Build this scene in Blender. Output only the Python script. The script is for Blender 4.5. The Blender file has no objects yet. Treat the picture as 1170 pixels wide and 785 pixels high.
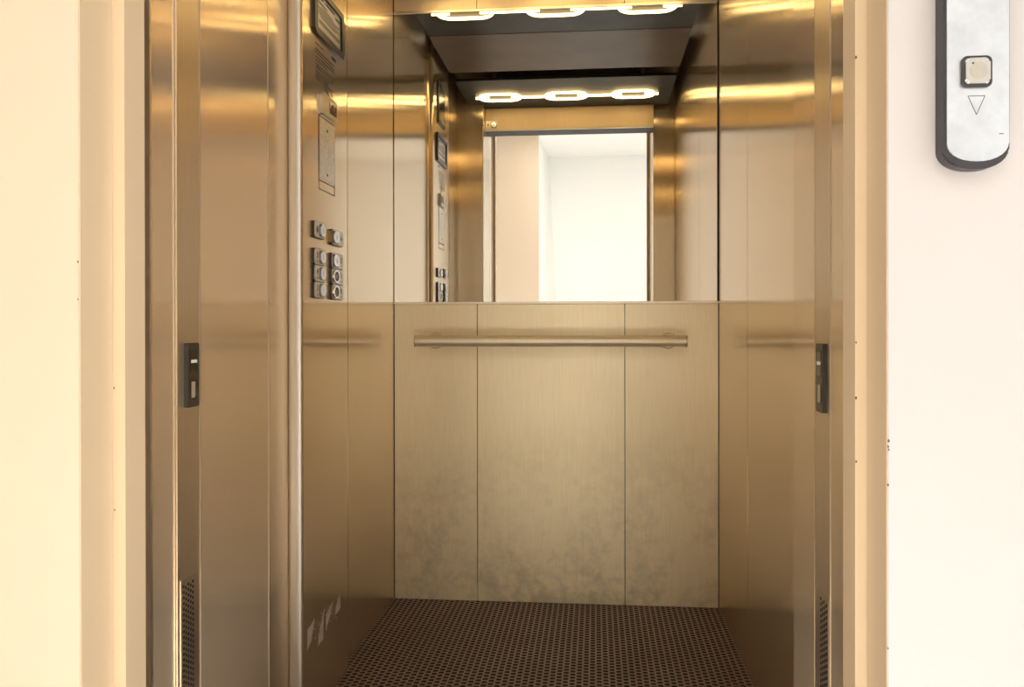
import bpy, bmesh, math, random
from mathutils import Vector, Matrix
random.seed(4)
S = bpy.context.scene
COL = S.collection
H = 0.9404                                   # camera height over the floor; Z values below are given from camera level

# ------------------------------------------------------------------ materials
MAT = {}
def nodes(name):
    m = bpy.data.materials.new(name); m.use_nodes = True; MAT[name] = m
    nt = m.node_tree; b = nt.nodes['Principled BSDF']
    return m, nt, b
def setin(b, **k):
    for n, v in k.items():
        n = n.replace('_', ' ')
        b.inputs[n].default_value = (*v, 1) if isinstance(v, tuple) and len(v) == 3 else v
def ramp(nt, src, p0, c0, p1, c1):
    r = nt.nodes.new('ShaderNodeValToRGB'); nt.links.new(src, r.inputs[0])
    r.color_ramp.elements[0].position = p0; r.color_ramp.elements[1].position = p1
    r.color_ramp.elements[0].color = (*c0, 1) if isinstance(c0, tuple) else (c0, c0, c0, 1)
    r.color_ramp.elements[1].color = (*c1, 1) if isinstance(c1, tuple) else (c1, c1, c1, 1)
    return r.outputs[0]
def mapping(nt, scale):
    t = nt.nodes.new('ShaderNodeTexCoord'); m = nt.nodes.new('ShaderNodeMapping')
    m.inputs['Scale'].default_value = scale
    nt.links.new(t.outputs['Object'], m.inputs[0]); return m.outputs[0]
def noise(nt, vec, scale, detail=3, rough=.5):
    n = nt.nodes.new('ShaderNodeTexNoise'); nt.links.new(vec, n.inputs['Vector'])
    n.inputs['Scale'].default_value = scale; n.inputs['Detail'].default_value = detail
    n.inputs['Roughness'].default_value = rough
    return n.outputs['Fac']
def mixc(nt, fac, a, b, mode='MIX'):
    m = nt.nodes.new('ShaderNodeMix'); m.data_type = 'RGBA'; m.blend_type = mode
    for s, v in ((0, fac), (6, a), (7, b)):
        if hasattr(v, 'links'): nt.links.new(v, m.inputs[s])
        elif isinstance(v, tuple): m.inputs[s].default_value = (*v, 1)
        else: m.inputs[s].default_value = v
    return m.outputs[2]
def math_(nt, op, a, b=0.0):
    m = nt.nodes.new('ShaderNodeMath'); m.operation = op
    for i, v in enumerate((a, b)):
        if hasattr(v, 'links'): nt.links.new(v, m.inputs[i])
        else: m.inputs[i].default_value = v
    return m.outputs[0]
def bump(nt, h, strength, dist):
    b = nt.nodes.new('ShaderNodeBump'); b.inputs['Strength'].default_value = strength
    b.inputs['Distance'].default_value = dist; nt.links.new(h, b.inputs['Height']); return b.outputs[0]

def steel(name, base, rough, aniso=1.0, grain=.06, dirt=0.0, wave=.0, smudge=.12, horiz=False, micro=0, vtan=False, wear=0, metal=1.0):
    """brushed stainless steel; the grain runs vertically (along Z) unless horiz"""
    m, nt, b = nodes(name)
    setin(b, Metallic=metal, Anisotropic=aniso)
    g = mapping(nt, (1, 1, .012) if not horiz else (.012, 1, 1))
    gn = noise(nt, g, 900, 2)
    o = mapping(nt, (1, 1, 1))
    big = noise(nt, o, 3.2, 4, .6)
    fine = noise(nt, o, 26, 5, .65)
    lo = tuple(c * (1 - grain) for c in base); hi = tuple(min(1, c * (1 + grain)) for c in base)
    col = ramp(nt, gn, .3, lo, .7, hi)
    if dirt:
        # greasy scuffs, denser near the floor of the panel
        sx = nt.nodes.new('ShaderNodeTexCoord'); se = nt.nodes.new('ShaderNodeSeparateXYZ')
        nt.links.new(sx.outputs['Object'], se.inputs[0])
        hgt = ramp(nt, se.outputs['Z'], .0, 1.0, .62, 0.0)
        sc = ramp(nt, math_(nt, 'MULTIPLY', big, fine), .2, 0.0, .36, 1.0)
        f = math_(nt, 'MULTIPLY', math_(nt, 'MULTIPLY', hgt, sc), dirt)
        col = mixc(nt, f, col, (.33, .27, .19))
    nt.links.new(col, b.inputs['Base Color'])
    r = math_(nt, 'ADD', math_(nt, 'MULTIPLY', big, smudge), rough - smudge * .5)
    r = math_(nt, 'ADD', math_(nt, 'MULTIPLY', gn, .05), r)
    if wear:
        # the lower half of the walls is scuffed matt by feet, bags and cleaning
        sx = nt.nodes.new('ShaderNodeTexCoord'); se = nt.nodes.new('ShaderNodeSeparateXYZ')
        nt.links.new(sx.outputs['Object'], se.inputs[0])
        hh = ramp(nt, se.outputs['Z'], .1, 1.0, 1.0, 0.0)
        r = math_(nt, 'ADD', r, math_(nt, 'MULTIPLY', hh, wear))
    nt.links.new(r, b.inputs['Roughness'])
    geo = nt.nodes.new('ShaderNodeNewGeometry'); cr = nt.nodes.new('ShaderNodeVectorMath'); cr.operation = 'CROSS_PRODUCT'
    nt.links.new(geo.outputs['Normal'], cr.inputs[0]); cr.inputs[1].default_value = (0.02, 0.01, 1.0)
    if horiz: cr.inputs[1].default_value = (1.0, 0.0, 0.0)
    if vtan:
        c2 = nt.nodes.new('ShaderNodeVectorMath'); c2.operation = 'CROSS_PRODUCT'
        nt.links.new(geo.outputs['Normal'], c2.inputs[0]); nt.links.new(cr.outputs[0], c2.inputs[1]); cr = c2
    nt.links.new(cr.outputs[0], b.inputs['Tangent'])
    if micro:
        nt.links.new(bump(nt, gn, 1.0, micro), b.inputs['Normal'])
    if wave:
        w = noise(nt, mapping(nt, (1, 1, 1)), 2.4, 1, .3)
        nt.links.new(bump(nt, w, 1.0, wave), b.inputs['Normal'])
    return m
def plain(name, base, rough=.5, metal=0.0, spec=.5, var=.0, vs=8, bmp=0, bs=60, emit=None, es=0):
    m, nt, b = nodes(name)
    setin(b, Roughness=rough, Metallic=metal)
    b.inputs['Specular IOR Level'].default_value = spec
    if var:
        n = noise(nt, mapping(nt, (1, 1, 1)), vs, 4, .6)
        col = ramp(nt, n, .25, tuple(c * (1 - var) for c in base), .75, tuple(min(1, c * (1 + var)) for c in base))
        nt.links.new(col, b.inputs['Base Color'])
    else: b.inputs['Base Color'].default_value = (*base, 1)
    if bmp: nt.links.new(bump(nt, noise(nt, mapping(nt, (1, 1, 1)), bs, 3), bmp, .001), b.inputs['Normal'])
    if emit:
        b.inputs['Emission Color'].default_value = (*emit, 1); b.inputs['Emission Strength'].default_value = es
    return m

SB = (.86, .70, .50)
steel('steel_side', SB, .135, smudge=.02, grain=.05, micro=.00003, wear=.10, metal=.78)
steel('steel_back', (.99, .84, .58), .44, aniso=.55, dirt=.42, smudge=.14, vtan=True, metal=.72)
steel('steel_trim', (.80, .69, .54), .30, aniso=.6)
steel('steel_edge', (.86, .76, .62), .34, aniso=.2)
steel('steel_bead', (.97, .89, .80), .48, aniso=0, smudge=.05)
steel('steel_top', (.84, .68, .48), .50, aniso=0, smudge=.05, metal=.8)
steel('steel_dark', (.30, .26, .20), .34, aniso=.4)
plain('steel_ceiling', (.034, .036, .034), .40, spec=.10, var=.4, vs=7)
plain('steel_centre', (.115, .075, .042), .34, spec=.15, var=.25, vs=5)
plain('steel_speckle', (.62, .56, .47), .30, metal=.9, var=.35, vs=160, bmp=.5, bs=220)
steel('steel_box', (.46, .39, .30), .28, aniso=0)
steel('steel_plate', (.60, .55, .47), .30, aniso=.3)
steel('steel_rail', (.95, .83, .61), .36, aniso=0, smudge=.04, metal=.5)
plain('black_gap', (.006, .005, .005), .6)
plain('shaft_dark', (.03, .027, .022), .8)
plain('black_plastic', (.030, .024, .018), .35)
plain('brown_plastic', (.085, .062, .042), .35)
plain('dark_window', (.014, .010, .009), .12)
plain('charcoal_plastic', (.035, .03, .035), .4, var=.1)
plain('light_mark', (.80, .76, .66), .45)
plain('sensor_lens', (.36, .27, .20), .2)
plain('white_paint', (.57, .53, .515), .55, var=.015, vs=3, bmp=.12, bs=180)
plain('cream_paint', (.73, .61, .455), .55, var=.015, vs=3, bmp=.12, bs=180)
plain('frame_paint', (.74, .575, .38), .42, var=.02, vs=6)
plain('beige_paint', (.66, .55, .42), .6, var=.01, vs=3)
plain('lobby_white', (.87, .87, .84), .6, var=.01, vs=3)
plain('chip_paint', (.14, .08, .045), .8)
plain('ink_dark', (.07, .05, .035), .6)
plain('ink_grey', (.13, .09, .055), .6)
plain('ink_red', (.25, .06, .03), .6)
plain('card_paper', (.80, .76, .66), .35, var=.04)
plain('card_band', (.30, .25, .15), .4)
plain('yellow_cap', (.30, .18, .03), .4)
plain('tape_grey', (.66, .61, .54), .7, var=.15, vs=60)
plain('led_amber', (.95, .85, .5), .4, emit=(1.0, .69, .29), es=6.3)
plain('lobby_stone', (.69, .665, .63), .35, var=.12, vs=5)
plain('call_silver', (.71, .74, .79), .34, metal=.9, var=.10, vs=40, bmp=.25, bs=70)
plain('button_silver', (.88, .86, .84), .16, metal=1.0)
plain('cap_white', (.85, .85, .88), .18, metal=.6)
m, nt, b = nodes('mirror_glass'); setin(b, Base_Color=(.95, .945, .92), Metallic=1.0, Roughness=.0)
m, nt, b = nodes('window_glass'); setin(b, Base_Color=(1., 1., 1.), Roughness=.0); b.inputs['Transmission Weight'].default_value = 1; b.inputs['IOR'].default_value = 1.05
m, nt, b = nodes('rubber_floor')
setin(b, Roughness=.36)
n = noise(nt, mapping(nt, (1, 1, 1)), 5, 5, .6)
nt.links.new(ramp(nt, n, .3, (.18, .11, .082), .7, (.27, .18, .135)), b.inputs['Base Color'])
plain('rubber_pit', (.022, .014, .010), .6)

# ------------------------------------------------------------------ mesh helpers (Z from camera level)
def V(x, y, z): return Vector((x, y, z + H))
def link(name, me, mat, parent=None):
    o = bpy.data.objects.new(name, me); COL.objects.link(o)
    if mat is not None:
        for mm in (mat if isinstance(mat, (list, tuple)) else [mat]): me.materials.append(MAT[mm])
    if parent is not None:
        o.parent = parent; o.matrix_parent_inverse = Matrix.Translation(-parent.location)
    return o
def fin(bm, name, mat, parent=None, smooth=False, bevel=0, seg=2):
    me = bpy.data.meshes.new(name)
    if bevel: bmesh.ops.bevel(bm, geom=list(bm.edges), offset=bevel, segments=seg, affect='EDGES', clamp_overlap=True)
    bmesh.ops.recalc_face_normals(bm, faces=list(bm.faces))
    bm.to_mesh(me); bm.free()
    if smooth:
        for p in me.polygons: p.use_smooth = True
        me.set_sharp_from_angle(angle=math.radians(40))
    return link(name, me, mat, parent)
def addbox(bm, x0, x1, y0, y1, z0, z1):
    x0, x1 = sorted((x0, x1)); y0, y1 = sorted((y0, y1)); z0, z1 = sorted((z0, z1))
    v = [bm.verts.new(V(x, y, z)) for x in (x0, x1) for y in (y0, y1) for z in (z0, z1)]
    for f in ((0, 1, 3, 2), (4, 6, 7, 5), (0, 4, 5, 1), (2, 3, 7, 6), (0, 2, 6, 4), (1, 5, 7, 3)):
        bm.faces.new([v[i] for i in f])
def box(name, mat, x0, x1, y0, y1, z0, z1, parent=None, bevel=0, seg=2):
    bm = bmesh.new(); addbox(bm, x0, x1, y0, y1, z0, z1)
    return fin(bm, name, mat, parent, bevel=bevel, seg=seg, smooth=bool(bevel))
def boxes(name, mat, lst, parent=None, bevel=0):
    bm = bmesh.new()
    for l in lst: addbox(bm, *l)
    return fin(bm, name, mat, parent, bevel=bevel, smooth=bool(bevel))
def prism_z(name, mat, pts, z0, z1, parent=None, smooth=False):
    """profile in XY extruded in Z"""
    bm = bmesh.new()
    a = [bm.verts.new(V(x, y, z0)) for x, y in pts]; c = [bm.verts.new(V(x, y, z1)) for x, y in pts]
    bm.faces.new(a); bm.faces.new(c[::-1])
    for i in range(len(a)):
        j = (i + 1) % len(a); bm.faces.new((a[i], a[j], c[j], c[i]))
    return fin(bm, name, mat, parent, smooth=smooth)
def frame_pt(o, ex, ey, n, u, v, w): return o + ex * u + ey * v + n * w
def extr(bm, o, ex, ey, n, pts, w0, w1):
    a = [bm.verts.new(frame_pt(o, ex, ey, n, u, v, w0)) for u, v in pts]
    c = [bm.verts.new(frame_pt(o, ex, ey, n, u, v, w1)) for u, v in pts]
    bm.faces.new(a[::-1]); bm.faces.new(c)
    for i in range(len(a)):
        j = (i + 1) % len(a); bm.faces.new((a[i], a[j], c[j], c[i]))
def rrect(u0, u1, v0, v1, r, k=5):
    p = []
    for cx, cy, a0 in ((u1 - r, v1 - r, 0), (u0 + r, v1 - r, 90), (u0 + r, v0 + r, 180), (u1 - r, v0 + r, 270)):
        for i in range(k + 1):
            a = math.radians(a0 + 90 * i / k); p.append((cx + r * math.cos(a), cy + r * math.sin(a)))
    return p
def circ(u, v, r, k=24, rv=None):
    rv = rv or r
    return [(u + r * math.cos(2 * math.pi * i / k), v + rv * math.sin(2 * math.pi * i / k)) for i in range(k)]
class Face:
    """a working plane: u along ex, v along ey, w out of the surface"""
    def __init__(s, o, ex, ey, n): s.o, s.ex, s.ey, s.n = Vector(o), Vector(ex), Vector(ey), Vector(n)
    def ex_(s, name, mat, shapes, w0, w1, parent, bevel=0, smooth=True):
        bm = bmesh.new()
        for p in shapes: extr(bm, s.o, s.ex, s.ey, s.n, p, w0, w1)
        if bevel:
            top = [f for f in bm.faces if all(abs((v.co - s.o).dot(s.n) - w1) < 1e-6 for v in f.verts)]
            es = list({e for f in top for e in f.edges})
            bmesh.ops.bevel(bm, geom=es, offset=bevel, segments=2, affect='EDGES', clamp_overlap=True)
        return fin(bm, name, mat, parent, smooth=smooth)
    def ring(s, name, mat, outer, inner, w0, w1, parent):
        bm = bmesh.new(); L = []
        for pts, w in ((outer, w0), (outer, w1), (inner, w1), (inner, w0)):
            L.append([bm.verts.new(frame_pt(s.o, s.ex, s.ey, s.n, u, v, w)) for u, v in pts])
        k = len(outer)
        for q in range(4):
            A, B = L[q], L[(q + 1) % 4]
            for i in range(k):
                j = (i + 1) % k; bm.faces.new((A[i], A[j], B[j], B[i]))
        return fin(bm, name, mat, parent, smooth=True)
    def text(s, name, mat, txt, u, v, size, w, parent, depth=.0004):
        cu = bpy.data.curves.new(name, 'FONT'); cu.body = txt; cu.size = size; cu.align_x = 'CENTER'; cu.align_y = 'CENTER'; cu.extrude = depth
        to = bpy.data.objects.new('t', cu); COL.objects.link(to)
        dg = bpy.context.evaluated_depsgraph_get()
        me = bpy.data.meshes.new_from_object(to.evaluated_get(dg)); bpy.data.objects.remove(to)
        for vt in me.vertices:
            c = vt.co; vt.co = frame_pt(s.o, s.ex, s.ey, s.n, u + c.x, v + c.y, w + c.z)
        me.materials.clear()
        return link(name, me, mat, parent)
def stroke_pts(p, q, t):
    """thin bar from p to q as a quad"""
    d = Vector((q[0] - p[0], q[1] - p[1])); d.normalize(); nn = Vector((-d.y, d.x)) * t / 2
    return [(p[0] + nn.x, p[1] + nn.y), (p[0] - nn.x, p[1] - nn.y), (q[0] - nn.x, q[1] - nn.y), (q[0] + nn.x, q[1] + nn.y)]
def tube(name, mat, paths, r, parent, k=10):
    """swept round tubes through 3-D points (given with Z from camera level); closed if first == last"""
    bm = bmesh.new()
    for path in paths:
        P = [V(*p) for p in path]; closed = (P[0] - P[-1]).length < 1e-6
        if closed: P = P[:-1]
        n = len(P); rings = []
        for i, p in enumerate(P):
            a = P[(i - 1) % n] if (closed or i > 0) else p; c = P[(i + 1) % n] if (closed or i < n - 1) else p
            t = (c - a).normalized(); up = Vector((0, 0, 1))
            if abs(t.z) > .9: up = Vector((0, 1, 0))
            s_ = t.cross(up).normalized(); u_ = s_.cross(t)
            rings.append([bm.verts.new(p + (s_ * math.cos(2 * math.pi * j / k) + u_ * math.sin(2 * math.pi * j / k)) * r) for j in range(k)])
        m_ = n if closed else n - 1
        for i in range(m_):
            A, B = rings[i], rings[(i + 1) % n]
            for j in range(k): bm.faces.new((A[j], A[(j + 1) % k], B[(j + 1) % k], B[j]))
        if not closed:
            bm.faces.new(rings[0]); bm.faces.new(rings[-1][::-1])
    return fin(bm, name, mat, parent, smooth=True)
def empty(name, x, y, z, label, cat, group=None):
    o = bpy.data.objects.new(name, None); o.empty_display_size = .05; COL.objects.link(o); o.location = V(x, y, z)
    tag(o, label, cat, group); return o
def tag(o, label=None, cat=None, group=None):
    if label: o['label'] = label
    if cat: o['category'] = cat
    if group: o['group'] = group
    return o
def struct(o, label, cat): o['kind'] = 'structure'; tag(o, label, cat); return o
def sempty(name, x, y, z, label, cat):
    o = bpy.data.objects.new(name, None); COL.objects.link(o); o.location = V(x, y, z); o.empty_display_size = .05
    return struct(o, label, cat)

# ------------------------------------------------------------------ dimensions (m)
XL, XR, D = -.6916, .4084, 2.9008
FL, CE = -H, 1.127                            # floor, underside of the cab ceiling panels
ZM, ZT = .080, 1.070                          # mirror bottom / top
XOL, XOR = -.570, .298                        # clear door opening
G = .0012                                     # half a panel joint

# ------------------------------------------------------------------ elevator cab shell
wb = sempty('wall_back', (XL + XR) / 2, D, FL, 'back wall of the elevator cab, three brushed steel panels under the mirror', 'wall')
box('backing', 'black_gap', XL - .03, XR + .03, D + .012, D + .03, FL, 1.26, wb)
for a, c in ((XL + .001, -.4015), (-.4015, .0985), (.0985, XR - .001)):
    box('wall_panel', 'steel_back', a + G, c - G, D, D + .012, FL, ZM - .008, wb, bevel=.0012)
for a, c in ((XL + .001, -.4015), (-.4015, .0985), (.0985, XR - .001)):
    box('top_panel', 'steel_top', a + G, c - G, D, D + .012, ZT + .010, 1.26, wb, bevel=.0008)
box('ledge_trim', 'steel_edge', XL + .001, XR - .001, D - .004, D + .012, ZM - .007, ZM + .001, wb, bevel=.001)
box('top_trim', 'steel_edge', XL + .001, XR - .005, D - .003, D + .012, ZT + .001, ZT + .009, wb, bevel=.001)

wl = sempty('wall_left', XL, 2.1, FL, 'left wall of the elevator cab in brushed steel panels', 'wall')
XLF = XL - .0115
for xw, a, c in ((XLF, 1.452, 1.98), (XL, 1.98, 2.348), (XL, 2.348, D + .0012)):
    box('wall_panel', 'steel_side', xw - .010, xw, a + G * 1.8, c - G * 1.8, FL, 1.26, wl, bevel=.0009)
box('backing', 'black_gap', XL - .03, XL - .013, 1.30, D + .012, FL, 1.26, wl)

wr = sempty('wall_right', XR, 2.1, FL, 'right wall of the elevator cab in brushed steel panels', 'wall')
for a, c in ((1.345, 2.363), (2.363, D - .001)):
    box('wall_panel', 'steel_side', XR, XR + .012, a + G * 1.4, c - G * 1.4, FL, 1.26, wr, bevel=.0009)
box('backing', 'black_gap', XR + .013, XR + .03, 1.30, D + .012, FL, 1.26, wr)

wf = sempty('wall_front', -.13, 1.35, FL, 'front wall of the elevator cab around the doorway', 'wall')
box('return_panel', 'steel_side', XL - .03, XOL, 1.193, 1.452, FL, 1.26, wf, bevel=.0016)
box('return_panel', 'steel_side', XOR, XR + .03, 1.205, 1.330, FL, 1.26, wf, bevel=.0016)
box('edge_strip', 'steel_edge', XOL - .003, XOL + .0006, 1.4515, 1.4530, FL, 1.02, wf)
box('header_panel', 'steel_top', XOL + .001, XOR - .001, 1.245, 1.362, 1.022, 1.26, wf, bevel=.0012)
box('header_lip', 'steel_plate', XOL + .001, XOR - .001, 1.352, 1.366, 1.015, 1.0215, wf, bevel=.001)
box('header_underside', 'black_gap', XOL + .001, XOR - .001, 1.238, 1.3515, 1.014, 1.0215, wf)

# floor of dimpled rubber: every dimple is cut into the surface
def rubber_floor():
    px, py, r, dep = .0176, .0202, .0074, .0034
    x0, y0, y1 = XL, 1.19, D
    nx = int((XR - XL) / px); px = (XR - XL) / nx; ny = int((y1 - y0) / py); py = (y1 - y0) / ny
    vs, fs, mi = [], [], []
    K = 8
    for i in range(nx):
        for j in range(ny):
            off = .5 * py * (i % 2)
            cx = x0 + (i + .5) * px; cy = y0 + (j + .5) * py + off * (1 if j < ny - 1 else 0)
            ya, yb = y0 + j * py + off, y0 + (j + 1) * py + off
            if j == 0: ya = y0
            if j == ny - 1: yb = y1; cy = (ya + yb) / 2
            b0 = len(vs); hx = px / 2
            rr = min(r, (yb - ya) * .37)
            # outer ring follows the cell rectangle, eight points
            rect = [(cx + hx, cy), (cx + hx, yb), (cx, yb), (cx - hx, yb), (cx - hx, cy), (cx - hx, ya), (cx, ya), (cx + hx, ya)]
            for (x, y) in rect: vs.append(V(x, y, FL))
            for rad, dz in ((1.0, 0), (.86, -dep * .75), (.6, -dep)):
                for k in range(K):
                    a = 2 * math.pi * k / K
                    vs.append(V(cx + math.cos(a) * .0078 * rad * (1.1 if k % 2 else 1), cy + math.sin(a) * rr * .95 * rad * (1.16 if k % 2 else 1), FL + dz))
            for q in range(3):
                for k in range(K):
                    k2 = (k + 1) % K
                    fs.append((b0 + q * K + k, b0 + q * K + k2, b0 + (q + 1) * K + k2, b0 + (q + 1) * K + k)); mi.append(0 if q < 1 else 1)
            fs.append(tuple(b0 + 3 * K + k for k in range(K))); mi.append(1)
    me = bpy.data.meshes.new('floor'); me.from_pydata(vs, [], fs); me.update()
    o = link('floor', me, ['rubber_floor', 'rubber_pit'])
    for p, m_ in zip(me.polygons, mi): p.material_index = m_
    return o
flo = rubber_floor(); box('floor_base', 'shaft_dark', XL - .03, XR + .03, 1.19, D + .03, FL - .03, FL - .004, flo)
struct(flo, 'dark brown dimpled rubber floor of the elevator cab', 'floor')

# ------------------------------------------------------------------ mirror
mr = empty('mirror', (XL + XR) / 2, D, ZM, 'wide frameless wall mirror above the steel panels and handrail', 'mirror')
box('glass', 'mirror_glass', XL + .002, XR - .0065, D + .001, D + .006, ZM + .0015, ZT, mr)
box('edge_strip', 'steel_edge', XR - .0064, XR - .0052, D + .001, D + .007, ZM + .0015, ZT, mr)

# ------------------------------------------------------------------ handrail
hr = empty('handrail', -.1525, 2.82, -.052, 'round brushed steel handrail across the back wall under the mirror', 'handrail')
RY, RZ, RR = 2.822, -.0515, .0185
def cylx(bm, x0, x1, y, z, r, k=32, bev=0):
    prof = [(x0, r - bev), (x0 + bev, r), (x1 - bev, r), (x1, r - bev)] if bev else [(x0, r), (x1, r)]
    rings = [[bm.verts.new(V(x, y + rad * math.cos(2 * math.pi * i / k), z + rad * math.sin(2 * math.pi * i / k))) for i in range(k)] for x, rad in prof]
    for A, B in zip(rings, rings[1:]):
        for i in range(k): bm.faces.new((A[i], A[(i + 1) % k], B[(i + 1) % k], B[i]))
    bm.faces.new(rings[0]); bm.faces.new(rings[-1][::-1])
def cyly(bm, x, y0, y1, z, r0, r1=None, k=32):
    r1 = r1 or r0
    rings = [[bm.verts.new(V(x + rad * math.cos(2 * math.pi * i / k), y, z + rad * math.sin(2 * math.pi * i / k))) for i in range(k)] for y, rad in ((y0, r0), (y1, r1))]
    for i in range(k): bm.faces.new((rings[0][i], rings[0][(i + 1) % k], rings[1][(i + 1) % k], rings[1][i]))
    bm.faces.new(rings[0]); bm.faces.new(rings[1][::-1])
bm = bmesh.new(); cylx(bm, -.5965, .2915, RY, RZ, RR); fin(bm, 'rail', 'steel_rail', hr, smooth=True)
for a, c in ((-.6015, -.5962), (.2912, .2965)):
    bm = bmesh.new(); cylx(bm, a, c, RY, RZ, RR + .0006, bev=.0012); fin(bm, 'end_cap', 'steel_trim', hr, smooth=True)
for x in (-.545, .243):
    bm = bmesh.new(); cyly(bm, x, RY + .008, D - .005, RZ, .0115); br = fin(bm, 'bracket', 'steel_trim', hr, smooth=True)
    bm = bmesh.new(); cyly(bm, x, D - .006, D - .0003, RZ, .024, .0275); fin(bm, 'flange', 'steel_trim', br, smooth=True)

# ------------------------------------------------------------------ ceiling and its chain shaped lights
cx0, cx1 = -.646, .367
struct(box('ceiling', 'steel_dark', XL - .03, XR + .03, 1.19, D + .03, 1.262, 1.28), 'dark upper ceiling of the elevator cab above the light panels', 'ceiling')
cp = empty('ceiling_panel', -.14, 2.26, CE, 'dark brushed steel centre panel hanging between the two light panels', 'ceiling panel')
box('panel', 'steel_centre', cx0, cx1, 2.022, 2.506, CE, CE + .012, cp, bevel=.001)
for x in (-.5, .22): box('hanger', 'steel_dark', x, x + .02, 2.24, 2.26, CE + .011, 1.263, cp)
def link_path(cx, cy, z, hl, hw, rad, k=6):
    p = []
    for sx, sy, a0 in ((1, 1, 0), (-1, 1, 90), (-1, -1, 180), (1, -1, 270)):
        for i in range(k + 1):
            a = math.radians(a0 + 90 * i / k)
            p.append((cx + sx * (hl - rad) + rad * math.cos(a), cy + sy * (hw - rad) + rad * math.sin(a), z))
    p.append(p[0]); return p
def light_panel(y0, y1, yc, label):
    r = empty('ceiling_light_panel', -.14, (y0 + y1) / 2, CE, label, 'ceiling light')
    box('panel', 'steel_ceiling', cx0, cx1, y0, y1, CE, CE + .012, r, bevel=.001)
    for x in (-.5, .22): box('hanger', 'steel_dark', x, x + .02, (y0 + y1) / 2, (y0 + y1) / 2 + .02, CE + .011, 1.263, r)
    tr, z = .0058, CE - .0062
    for cx in (-.465, -.141, .183):
        tube('chain_link_light', 'led_amber', [link_path(cx, yc, z, .099, .058, .052)], tr, r)
    for a, c in ((-.585, -.520), (-.410, -.196), (-.086, .128), (.238, .303)):
        n = 6
        tube('chain_bar_light', 'led_amber', [[(a + (c - a) * i / n, yc, z - .001) for i in range(n + 1)]], tr, r)
    return r
light_panel(2.512, 2.872, 2.762, 'rear ceiling light panel with glowing amber chain, nearest the mirror')
light_panel(1.380, 1.888, 1.612, 'front ceiling light panel with glowing amber chain, nearest the doorway')

# ------------------------------------------------------------------ control panel column on the left wall
XC = -.671
cop = empty('control_panel', XL, 2.09, FL, 'tall brushed steel elevator control panel with buttons on the left wall', 'control panel')
pts = []
rc = .009
for i in range(9):
    a = math.radians(90 * i / 8); pts.append((XL + .0206 - rc + rc * math.sin(a), 1.914 + rc - rc * math.cos(a)))
for i in range(9):
    a = math.radians(90 * i / 8); pts.append((XL + .0206 * math.cos(a), 2.262 + .040 * math.sin(a)))
pts += [(XL, 2.302), (XL, 1.9830), (XLF + .0003, 1.9830), (XLF + .0003, 1.914)]
q = []
for p in pts:
    if not q or (abs(q[-1][0] - p[0]) + abs(q[-1][1] - p[1])) > 1e-5: q.append(p)
prism_z('faceplate', 'steel_side', q[:-1] if (abs(q[0][0]-q[-1][0])+abs(q[0][1]-q[-1][1]))<1e-5 else q, FL + .003, 1.255, cop, smooth=True)
XC = XL + .0206
rp = []
for i in range(13):
    a = math.radians(180 * i / 12); rp.append(((XLF + XC) / 2 + .0003 - math.cos(a) * .0158, 1.9145 - math.sin(a) ** .7 * .0075 if 0 < i < 12 else 1.9145))
prism_z('edge_trim', 'steel_bead', rp, FL + .003, 1.255, cop, smooth=True)
F = Face(V(XC, 0, 0), (0, 1, 0), (0, 0, 1), (1, 0, 0))        # u = Y, v = Z, w out to the right

# framed notice behind acrylic
sg = F.ring('notice_frame', 'black_plastic',
            [(1.985, .712), (1.985, .822), (2.216, .822), (2.228, .80), (2.228, .725), (2.216, .702), (2.0, .702)],
            [(2.006, .722), (2.006, .808), (2.203, .808), (2.204, .79), (2.204, .735), (2.203, .719), (2.008, .719)], 0, .009, cop)
F.ex_('notice_card', 'card_paper', [[(2.004, .716), (2.208, .716), (2.208, .812), (2.004, .812)]], 0, .0035, sg)
ln = []
for k, (z, a, c, t) in enumerate(((.798, 2.015, 2.06, .006), (.798, 2.08, 2.15, .004), (.790, 2.16, 2.195, .005), (.786, 2.02, 2.09, .003), (.779, 2.05, 2.14, .002), (.773, 2.02, 2.19, .002), (.767, 2.03, 2.17, .002), (.761, 2.02, 2.19, .002), (.755, 2.04, 2.16, .002))):
    ln.append([(a, z), (c, z), (c, z + t), (a, z + t)])
F.ex_('notice_print', 'ink_dark', ln, .0035, .0039, sg)
F.ex_('notice_band', 'card_band', [[(2.03, .738), (2.196, .738), (2.196, .747), (2.03, .747)]], .0035, .0040, sg)
# recessed position display higher up
ds = F.ex_('floor_display', 'black_plastic', [rrect(2.03, 2.19, .868, 1.055, .008)], 0, .006, cop, bevel=.0015)
F.ex_('display_window', 'dark_window', [rrect(2.045, 2.175, .885, 1.04, .004)], .006, .0068, ds)
# engraved notice under the frame
tx = []
for k in range(9):
    z = .669 - k * .0086
    a = 2.012; c = 2.165 - .02 * random.random()
    if k in (3, 7): c = 2.10
    tx.append([(a, z - .0019), (c, z - .0019), (c, z + .0019), (a, z + .0019)])
en = F.ex_('engraved_text', 'ink_grey', tx, 0, .0003, cop)
F.ex_('engraved_heading', 'ink_red', [[(2.012, .682), (2.07, .682), (2.07, .686), (2.012, .686)]], 0, .0003, cop)
F.ex_('engraved_mark', 'ink_dark', [[(2.140, .682), (2.172, .682), (2.172, .690), (2.140, .690)]], 0, .0004, cop)
sc = []
for p, q_ in (((2.075, .605), (2.10, .575)), ((2.08, .59), (2.112, .598)), ((2.088, .61), (2.106, .562)), ((2.07, .580), (2.125, .570)), ((2.095, .600), (2.15, .572)), ((2.11, .59), (2.112, .556)), ((2.085, .572), (2.10, .612))):
    sc.append(stroke_pts((p[0], p[1] + .012), (q_[0], q_[1] + .012), .0016))
F.ex_('scratched_scribble', 'ink_dark', sc, 0, .0004, cop)
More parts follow.
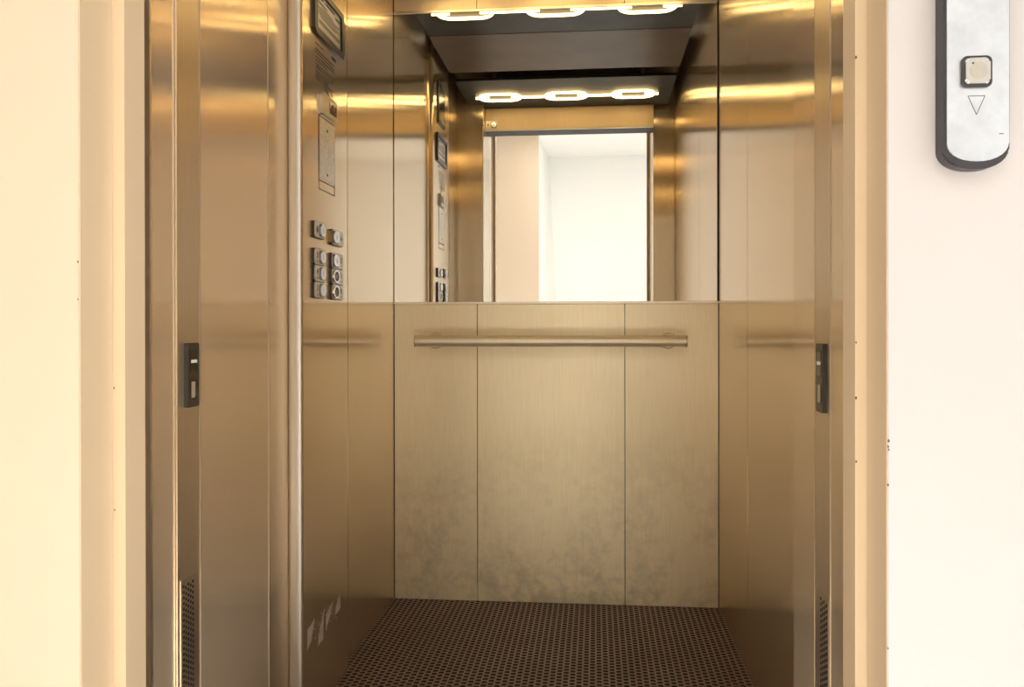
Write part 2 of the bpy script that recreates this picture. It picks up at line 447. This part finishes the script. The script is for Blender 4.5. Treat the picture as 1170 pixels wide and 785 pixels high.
# key switch box
kb = F.ex_('key_box', 'steel_box', [rrect(2.046, 2.154, .520, .572, .004)], 0, .010, cop, bevel=.003)
F.ex_('key_window', 'dark_window', [rrect(2.092, 2.148, .532, .562, .002)], .010, .0108, kb)
F.ex_('key_mark', 'ink_red', [[(2.104, .538), (2.120, .538), (2.120, .556), (2.104, .556)], [(2.132, .538), (2.146, .538), (2.146, .556), (2.132, .556)]], .0108, .0111, kb)
# speaker plate
spk = F.ring('plate_outline', 'ink_dark', rrect(2.034, 2.163, .334, .516, .003), rrect(2.0362, 2.1608, .3362, .5138, .003), 0, .0006, cop)
F.ex_('speaker_plate', 'steel_speckle', [rrect(2.037, 2.160, .362, .513, .002)], 0, .0012, cop)
F.ex_('plate_screw', 'ink_dark', [circ(2.098, .488, .0035, 12)], .0012, .0022, cop)
F.ex_('plate_screw', 'ink_dark', [circ(2.098, .378, .0035, 12)], .0012, .0022, cop)
F.ex_('plate_line', 'ink_dark', [[(2.036, .3555), (2.161, .3555), (2.161, .3575), (2.036, .3575)]], 0, .0006, cop)

def button(u0, u1, zc, cap_left, glyph, kind, hh=.0185):
    bt = F.ex_('call_button', 'steel_plate', [rrect(u0, u1, zc - hh, zc + hh, .006)], .0006, .0080, cop, bevel=.0012)
    F.ring('button_bezel', 'black_plastic', rrect(u0 - .0015, u1 + .0015, zc - hh - .0015, zc + hh + .0015, .007), rrect(u0, u1, zc - hh, zc + hh, .006), 0, .0060, bt)  # black plastic bezel around the button plate
    w = u1 - u0
    ca, cb = (u0 + .004, u0 + w * .56) if cap_left else (u0 + w * .46, u1 - .004)
    ga = u0 + w * .78 if cap_left else u0 + w * .23
    cm, cr_ = (ca + cb) / 2, (cb - ca) / 2
    if kind == 'round':
        F.ring('button_rim', 'button_silver', circ(cm, zc, cr_, 28, hh * .86), circ(cm, zc, cr_ * .80, 28, hh * .68), .008, .0112, bt)
        F.ex_('button_cap', 'brown_plastic', [circ(cm, zc, cr_ * .80, 28, hh * .68)], .008, .0092, bt, bevel=.001)
    else:
        F.ring('button_rim', 'black_plastic', rrect(ca - .001, cb + .001, zc - hh * .86, zc + hh * .86, .006), rrect(ca + .001, cb - .001, zc - hh * .78, zc + hh * .78, .006), .008, .0088, bt)
        F.ex_('button_cap', 'cap_white', [rrect(ca + .0015, cb - .0015, zc - hh * .76, zc + hh * .76, .0075)], .008, .0116, bt, bevel=.0022)
        F.ex_('cap_slot', 'ink_grey', [rrect(cm - .002, cm + .002, zc - hh * .4, zc + hh * .3, .0018)], .0115, .0118, bt)
    if glyph == 'bell':
        F.ex_('button_symbol', 'ink_dark', [[(ga - .008, zc - .006), (ga + .008, zc - .006), (ga + .0055, zc - .002), (ga + .0045, zc + .006), (ga, zc + .009), (ga - .0045, zc + .006), (ga - .0055, zc - .002)], circ(ga, zc - .0085, .002, 10)], .008, .0083, bt)
    elif glyph == 'open':
        F.ex_('button_symbol', 'ink_dark', [[(ga - .009, zc), (ga - .002, zc - .006), (ga - .002, zc + .006)], [(ga + .002, zc - .006), (ga + .009, zc), (ga + .002, zc + .006)]], .008, .0083, bt)
    else:
        F.text('button_numeral', 'ink_dark', glyph, ga, zc + .003, .021, .0082, bt)
        F.ex_('braille_dots', 'ink_dark', [circ(ga - .003, zc - .0105, .0012, 8), circ(ga + .003, zc - .0105, .0012, 8), circ(ga + .003, zc - .0138, .0012, 8)], .008, .0085, bt)
    return bt
b_ = button(1.982, 2.060, .2315, False, 'bell', 'sq'); b_['label'] = 'upper button with a bell symbol'
b_ = button(2.118, 2.213, .2265, True, 'open', 'sq'); b_['label'] = 'upper button with two arrows and amber side'
F.ex_('button_side', 'yellow_cap', [rrect(2.1150, 2.1163, .212, .241, .0005)], 0, .0065, cop)
for z, l, r_, k in ((.1665, '5', '2', 'sq'), (.1265, '4', '1', 'round'), (.0865, '3', '0', 'round')):
    button(1.982, 2.060, z, False, l, 'sq'); button(2.118, 2.213, z, True, r_, k)
# torn sticker residue low on the panel
RES = [[(1.999,-.703),(1.948,-.711),(1.944,-.760),(1.972,-.748)], [(2.071,-.703),(2.062,-.775),(2.024,-.778),(2.027,-.755)],
       [(2.136,-.710),(2.122,-.730),(2.085,-.760),(2.085,-.722)], [(2.203,-.707),(2.207,-.745),(2.160,-.750),(2.168,-.730)]]
RES_PLACE = True
for ps in RES: F.ex_('sticker_residue', 'tape_grey', [ps], 0, .0004, cop, smooth=False)
bm = bmesh.new()
for i in range(26):
    u = 1.99 + random.random() * .21; v = -.735 + (random.random() - .5) * .06
    extr(bm, F.o, F.ex, F.ey, F.n, circ(u, v, .0012 + random.random() * .001, 6), 0, .0004)
fin(bm, 'residue_specks', 'tape_grey', cop)['kind'] = 'stuff'

# ------------------------------------------------------------------ key switch on the header (seen in the mirror)
FH = Face(V(0, 1.362, 0), (1, 0, 0), (0, 0, 1), (0, 1, 0))
ks = empty('key_switch', -.540, 1.362, 1.045, 'small round key switch on a pale plate above the doorway, seen in the mirror', 'switch')
FH.ex_('plate', 'steel_plate', [rrect(-.566, -.508, 1.024, 1.066, .002)], 0, .004, ks, bevel=.001)
FH.ring('lock_ring', 'black_plastic', circ(-.526, 1.045, .0165), circ(-.526, 1.045, .0135), .004, .008, ks)
FH.ex_('lock_barrel', 'button_silver', [circ(-.526, 1.045, .0133)], .004, .009, ks, bevel=.001)
FH.ex_('keyhole', 'black_gap', [[(-.528, 1.039), (-.524, 1.039), (-.524, 1.051), (-.528, 1.051)]], .009, .0094, ks)
FH.ex_('indicator_dot', 'ink_red', [circ(-.555, 1.045, .0045, 16)], .004, .0052, ks)

# ------------------------------------------------------------------ sliding doors and posts in the door gap
dl = sempty('door_1', -.85, 1.09, FL, 'landing sliding door slid open to the left, only its steel edge showing', 'door')
box('door_panel', 'steel_side', -1.15, XOL - .002, 1.0545, 1.1215, FL, 1.18, dl, bevel=.002)
box('edge_strip', 'steel_edge', XOL - .004, XOL + .0009, 1.1215, 1.1255, FL, 1.18, dl)
box('edge_strip', 'steel_edge', XOL - .006, XOL + .0012, 1.0495, 1.0545, FL, 1.18, dl)
dc = sempty('door_2', -.85, 1.16, FL, 'cab sliding door slid open to the left with sensor and vent on its edge', 'door')
box('door_panel', 'steel_trim', -1.15, XOL, 1.1262, 1.1905, FL, 1.20, dc, bevel=.0012)
box('edge_strip', 'steel_edge', XOL - .004, XOL + .0007, 1.1907, 1.1922, FL, 1.20, dc)
tr_ = sempty('trim_1', .33, 1.1, FL, 'steel door post on the right side of the doorway', 'door post')
box('landing_post', 'steel_side', XOR - .001, XR + .03, 1.0545, 1.1215, FL, 1.18, tr_, bevel=.002)
box('edge_strip', 'steel_edge', XOR - .0018, XOR + .004, 1.1215, 1.1255, FL, 1.18, tr_)
box('cab_post', 'steel_trim', XOR, XR + .03, 1.1262, 1.2045, FL, 1.20, tr_, bevel=.0012)

def sensor(X, sgn, y0, y1, label):
    f = Face(V(X, 0, 0), (0, 1, 0), (0, 0, 1), (sgn, 0, 0))
    r = empty('door_sensor', X, (y0 + y1) / 2, -.068, label, 'sensor', 'door edge sensors')
    f.ex_('housing', 'black_plastic', [rrect(y0, y1, -.114, -.024, .002)], 0, .006, r, bevel=.0012)
    m_ = (y0 + y1) / 2; w = (y1 - y0)
    f.ex_('upper_window', 'dark_window', [rrect(y0 + w * .2, y1 - w * .2, -.066, -.034, .001)], .006, .0065, r)
    f.ex_('pale_mark', 'light_mark', [[(y0 + w * .25, -.052), (y1 - w * .25, -.052), (y1 - w * .25, -.0475), (y0 + w * .25, -.0475)]], .0065, .0069, r)
    f.ex_('lower_window', 'dark_window', [rrect(y0 + w * .2, y1 - w * .2, -.103, -.075, .001)], .006, .0065, r)
    f.ex_('lens', 'sensor_lens', [rrect(y0 + w * .27, y1 - w * .42, -.101, -.078, .002)], .0065, .0072, r)
sensor(XOL + .0002, 1, 1.142, 1.176, 'dark brown sensor strip on the left door edge')
sensor(XOR - .0002, -1, 1.140, 1.174, 'dark brown sensor strip on the right door post')
def grille(X, sgn, y0, y1, label):
    f = Face(V(X, 0, 0), (0, 1, 0), (0, 0, 1), (sgn, 0, 0))
    r = empty('vent_grille', X, (y0 + y1) / 2, -.62, label, 'vent')
    f.ex_('plate', 'steel_trim', [[(y0 - .004, -.86), (y1 + .004, -.86), (y1 + .004, -.352), (y0 - .004, -.352)]], 0, .0008, r)
    sh = []; n = 5; w = (y1 - y0) / n; z = -.362; k = 0
    while z > -.85:
        for c in range(n):
            u = y0 + (c + .5) * w; zz = z - (c % 2) * .0038
            sh.append([(u - w * .30, zz - .0012), (u + w * .1, zz - .0027), (u + w * .32, zz - .001), (u + w * .30, zz + .0016), (u - w * .1, zz + .0027), (u - w * .30, zz + .0010)])
        z -= .0078
    f.ex_('slots', 'black_gap', sh, .0008, .0011, r, smooth=False)
grille(XOL + .0002, 1, 1.135, 1.169, 'perforated vent strip low on the left door edge')
grille(XOR - .0002, -1, 1.135, 1.172, 'perforated vent strip low on the right door post')

# door sill tracks
sl = sempty('trim_2', -.13, 1.09, FL, 'grooved metal door sill between the landing and the cab', 'sill')
boxes('sill_rail', 'steel_plate', [(-1.1, .44, a, c, FL - .02, FL) for a, c in ((1.02, 1.05), (1.056, 1.082), (1.088, 1.116), (1.122, 1.150), (1.156, 1.189))], sl)
box('sill_bed', 'shaft_dark', -1.1, .44, 1.02, 1.189, FL - .05, FL - .02, sl)
# shaft surfaces around the door gap
sh_ = sempty('trim_3', -.13, 1.1, 1.2, 'dark shaft lining above and beside the doors', 'shaft lining')
box('lining', 'shaft_dark', -1.2, .5, 1.02, 1.245, 1.205, 1.25, sh_)
box('lining', 'shaft_dark', -1.2, -1.16, 1.0, 1.3, FL, 1.25, sh_)
box('lining', 'shaft_dark', .45, .5, 1.02, 1.3, FL, 1.25, sh_)
box('landing_head', 'black_gap', XOL - .1, XOR + .1, 1.0198, 1.032, 1.077, 1.2, sh_)
box('door_track', 'steel_dark', -1.1, .44, 1.06, 1.19, 1.185, 1.203, sh_)

# ------------------------------------------------------------------ landing: frame, walls, lobby
XF0, XF1 = -.559, .284           # inner frame
XE0, XE1 = -.574, .296           # outer reveal
ZL = 1.075                       # lintel underside
fr = sempty('trim_4', -.14, .96, FL, 'stepped cream painted landing door frame', 'door frame')
def ufr(name, mat, xa, xb, out, y0, y1, zt, ztop, parent):
    """door frame section: two jambs and a head in one mesh"""
    bm = bmesh.new()
    P = [(xa, FL), (xa, zt), (xb, zt), (xb, FL), (xb + out, FL), (xb + out, ztop), (xa - out, ztop), (xa - out, FL)]
    a = [bm.verts.new(V(x, y0, z)) for x, z in P]; c = [bm.verts.new(V(x, y1, z)) for x, z in P]
    for q_ in ((0, 1, 6, 7), (1, 2, 5, 6), (2, 3, 4, 5)):
        bm.faces.new([a[i] for i in q_]); bm.faces.new([c[i] for i in q_][::-1])
    for i in range(8):
        j = (i + 1) % 8; bm.faces.new((a[i], a[j], c[j], c[i]))
    return fin(bm, name, mat, parent)
ufr('outer_frame', 'frame_paint', XE0, XE1, .05, .9085, .9724, ZL + .012, ZL + .10, fr)
ufr('inner_frame', 'frame_paint', XF0, XF1, .07, .9738, 1.0195, ZL, ZL + .10, fr)
for (x, y, z) in ((XF1 - .0002, .976, -.104), (XF1 - .0002, .975, -.270), (XF1 - .0002, .976, .27), (XF1 - .0002, .975, -.16)):
    pass
bm = bmesh.new()
fE = Face(V(0, .974, 0), (1, 0, 0), (0, 0, 1), (0, -1, 0))
for (x, z, r_) in ((XF1 + .0010, -.080, .0012), (XF1 + .001, -.019, .0009), (XF1 + .0012, -.150, .0010), (XF1 + .001, .294, .0012), (XE0 + .001, -.074, .0009), (XE0 + .0015, -.22, .0008)):
    extr(bm, fE.o, fE.ex, fE.ey, fE.n, circ(x, z, r_, 7, r_ * 1.6), 0, .0004)
fin(bm, 'paint_chip', 'chip_paint', fr)

LXL, LXR, LB, LC = -1.75, 1.75, -1.20, 1.56
Y0 = .907
bm = bmesh.new(); addbox(bm, LXL - .05, XE0 - .001, Y0, 1.02, FL, LC); w1 = fin(bm, 'wall_landing', 'cream_paint')
struct(w1, 'cream painted landing wall left of the elevator doorway', 'wall'); w1.name = 'wall_landing_left'
w2 = boxes('wall_landing_right', 'white_paint', [(XE1 + .001, LXR + .05, Y0, 1.02, FL, LC)])
struct(w2, 'white painted landing wall right of the elevator doorway', 'wall')
w3 = boxes('wall_landing_top', 'white_paint', [(XE0 + .0005, XE1 + .0005, Y0, 1.02, ZL + .012, LC)])
struct(w3, 'white painted landing wall above the elevator doorway', 'wall')
bm = bmesh.new()
fW = Face(V(0, Y0, 0), (1, 0, 0), (0, 0, 1), (0, -1, 0))
for (x, z, r_) in ((XE1 + .0016, -.118, .0012), (XE1 + .0012, -.124, .0009), (XE1 + .0018, -.127, .0008), (XE1 + .001, -.163, .0010), (XE1 + .001, -.33, .0008), (XE0 - .0018, .072, .0009), (XE0 - .002, .030, .0007)):
    extr(bm, fW.o, fW.ex, fW.ey, fW.n, circ(x, z, r_, 7, r_ * 1.5), 0, .0004)
fin(bm, 'paint_chip', 'chip_paint', w2)

XJ = -.462
struct(box('floor', 'lobby_stone', LXL - .05, LXR + .05, -2.3, 1.019, FL - .03, FL), 'stone floor of the landing behind the camera', 'floor')
struct(box('ceiling', 'lobby_white', LXL - .05, LXR + .05, -2.3, 1.02, LC, LC + .03), 'white ceiling of the landing', 'ceiling')
struct(box('wall_rear', 'beige_paint', LXL - .05, XJ, -1.26, -1.20, FL, LC), 'beige landing wall reflected at left in the mirror', 'wall')
struct(box('wall_recess', 'lobby_white', -.6, LXR + .05, -2.21, -2.15, FL, LC), 'white far wall of the recess reflected in the mirror', 'wall')
# tapering reveal of the recess
bm = bmesh.new()
P = [(XJ, -1.20, FL), (XJ, -1.20, LC), (-.430, -2.15, LC), (-.30, -2.15, FL), (XJ - .06, -1.20, FL), (XJ - .06, -1.20, LC), (-.6, -2.15, LC), (-.6, -2.15, FL)]
P[0] = (XJ, -1.2601, FL); P[1] = (XJ, -1.2601, LC); P[4] = (XJ - .06, -1.2601, FL); P[5] = (XJ - .06, -1.2601, LC)
v = [bm.verts.new(V(*p)) for p in P]
for f in ((0, 1, 2, 3), (4, 7, 6, 5), (0, 4, 5, 1), (3, 2, 6, 7), (1, 5, 6, 2), (0, 3, 7, 4)): bm.faces.new([v[i] for i in f])
struct(fin(bm, 'wall_reveal', 'lobby_white'), 'white side wall of the recess reflected in the mirror', 'wall')
struct(box('wall_lobby_left', 'lobby_white', LXL - .05, LXL, -1.2, Y0, FL, LC), 'white side wall of the landing outside the picture', 'wall')
# right lobby wall with a big window opening, added to light the landing
WY0, WY1, WZ0, WZ1 = -1.0, .60, -.25, 1.25
wlr = boxes('wall_lobby_right', 'lobby_white', [(LXR, LXR + .1, -2.2, WY0, FL, LC), (LXR, LXR + .1, WY1, Y0, FL, LC), (LXR, LXR + .1, WY0, WY1, FL, WZ0), (LXR, LXR + .1, WY0, WY1, WZ1, LC)])
struct(wlr, 'white landing wall with the added window, outside the picture', 'wall')
wn = sempty('added_window', LXR + .05, (WY0 + WY1) / 2, WZ0, 'unseen landing window added to bring in light', 'window')
sun = bpy.data.lights.new('sun', 'SUN'); sun.energy = 27; sun.angle = .01; sun.color = (1, .97, .94)  # sun added through the opening to brighten the landing floor and back panel
so = bpy.data.objects.new('sun', sun); COL.objects.link(so); so.location = V(4, -.2, 3); so.rotation_euler = (0, math.radians(50), 0)
boxes('added_window_frame', 'white_paint', [(LXR + .03, LXR + .08, WY0, WY0 + .04, WZ0, WZ1), (LXR + .03, LXR + .08, WY1 - .04, WY1, WZ0, WZ1), (LXR + .03, LXR + .08, WY0 + .04, WY1 - .04, WZ0, WZ0 + .04), (LXR + .03, LXR + .08, WY0 + .04, WY1 - .04, WZ1 - .04, WZ1)], wn)

# ------------------------------------------------------------------ landing call panel
FC = Face(V(0, Y0, 0), (1, 0, 0), (0, 0, 1), (0, -1, 0))
cl = empty('landing_call_panel', .375, Y0, .17, 'slim silver call panel with one button on the white wall', 'call panel')
def tongue(u0, u1, v0, v1, dip, k=14, rc=.006):
    """plate with a bowed lower and upper end"""
    p = []
    for i in range(k + 1):
        t = .5 - .5 * math.cos(math.pi * i / k); u = u0 + (u1 - u0) * t; s_ = 1 - math.sqrt(max(0, 1 - abs(2 * t - 1) ** 2.2))
        p.append((u, v0 + dip * s_))
    for i in range(k + 1):
        t = .5 + .5 * math.cos(math.pi * i / k); u = u0 + (u1 - u0) * t; s_ = 1 - math.sqrt(max(0, 1 - abs(2 * t - 1) ** 2.2))
        p.append((u, v1 - dip * s_))
    return p
FC.ex_('casing', 'charcoal_plastic', [tongue(.3432, .4072, .1545, .370, .020)], 0, .0165, cl, bevel=.0015)
FC.ex_('faceplate', 'call_silver', [tongue(.3472, .4060, .1620, .3665, .018)], .0165, .0185, cl, bevel=.0006)
bt = FC.ring('button_surround', 'charcoal_plastic', rrect(.3602, .3890, .2345, .2655, .0055), rrect(.3635, .3872, .2377, .2635, .004), .0185, .0212, cl)
FC.ex_('button', 'button_silver', [rrect(.3637, .3870, .2379, .2633, .004)], .0185, .0222, cl, bevel=.0016)
FC.ex_('button_centre', 'steel_plate', [circ(.3757, .2507, .0085)], .0222, .0226, cl)
FC.ex_('button_dot', 'ink_dark', [circ(.3705, .2580, .0010, 8)], .0226, .0229, cl)
tri = [(.3672, .2265), (.3832, .2265), (.3752, .2080)]
FC.ex_('down_arrow', 'ink_grey', [stroke_pts(tri[i], tri[(i + 1) % 3], .0007) for i in range(3)], .0185, .0187, cl, smooth=False)
FC.ex_('maker_mark', 'ink_grey', [[(.3965, .1882), (.4010, .1882), (.4005, .1891), (.3965, .1891)]], .0185, .0187, cl, smooth=False)

# ------------------------------------------------------------------ lights
def area(name, loc, rot, sx, sy, energy, color):
    l = bpy.data.lights.new(name, 'AREA'); l.shape = 'RECTANGLE'; l.size = sx; l.size_y = sy; l.energy = energy; l.color = color
    o = bpy.data.objects.new(name, l); COL.objects.link(o); o.location = V(*loc); o.rotation_euler = rot; return o
area('added_window_fill', (LXR - .005, (WY0 + WY1) / 2, (WZ0 + WZ1) / 2), (0, math.radians(90), 0), WZ1 - WZ0 - .1, WY1 - WY0 - .1, 14, (1.0, .97, .94))  # area light added at the made-up window, stands in for daylight
area('added_lobby_fill', (.1, -.68, LC - .02), (0, 0, 0), 1.2, .5, 9, (1.0, .93, .85))  # fill light added under the ceiling to brighten the landing, no fixture

w = bpy.data.worlds.new('World'); S.world = w; w.use_nodes = True
w.node_tree.nodes['Background'].inputs[0].default_value = (.8, .9, 1, 1); w.node_tree.nodes['Background'].inputs[1].default_value = .5

# ------------------------------------------------------------------ camera
cd = bpy.data.cameras.new('camera'); cam = bpy.data.objects.new('camera', cd); COL.objects.link(cam); S.camera = cam
cd.sensor_width = 36; cd.sensor_fit = 'HORIZONTAL'; cd.lens = 979.19 / 1170 * 36; cd.clip_start = .01
cd.shift_y = -(392.5 - 374.92) / 1170
cam.location = (0, 0, H)
cam.rotation_mode = 'XYZ'
cam.rotation_euler = (Matrix.Rotation(.097, 3, 'Z') @ Matrix.Rotation(math.pi / 2 - .003, 3, 'X') @ Matrix.Rotation(-.0012, 3, 'Z')).to_euler()
S.view_settings.view_transform = 'Standard'; S.view_settings.look = 'None'; S.view_settings.exposure = 0.33; S.view_settings.gamma = 1
S.view_settings.use_curve_mapping = False
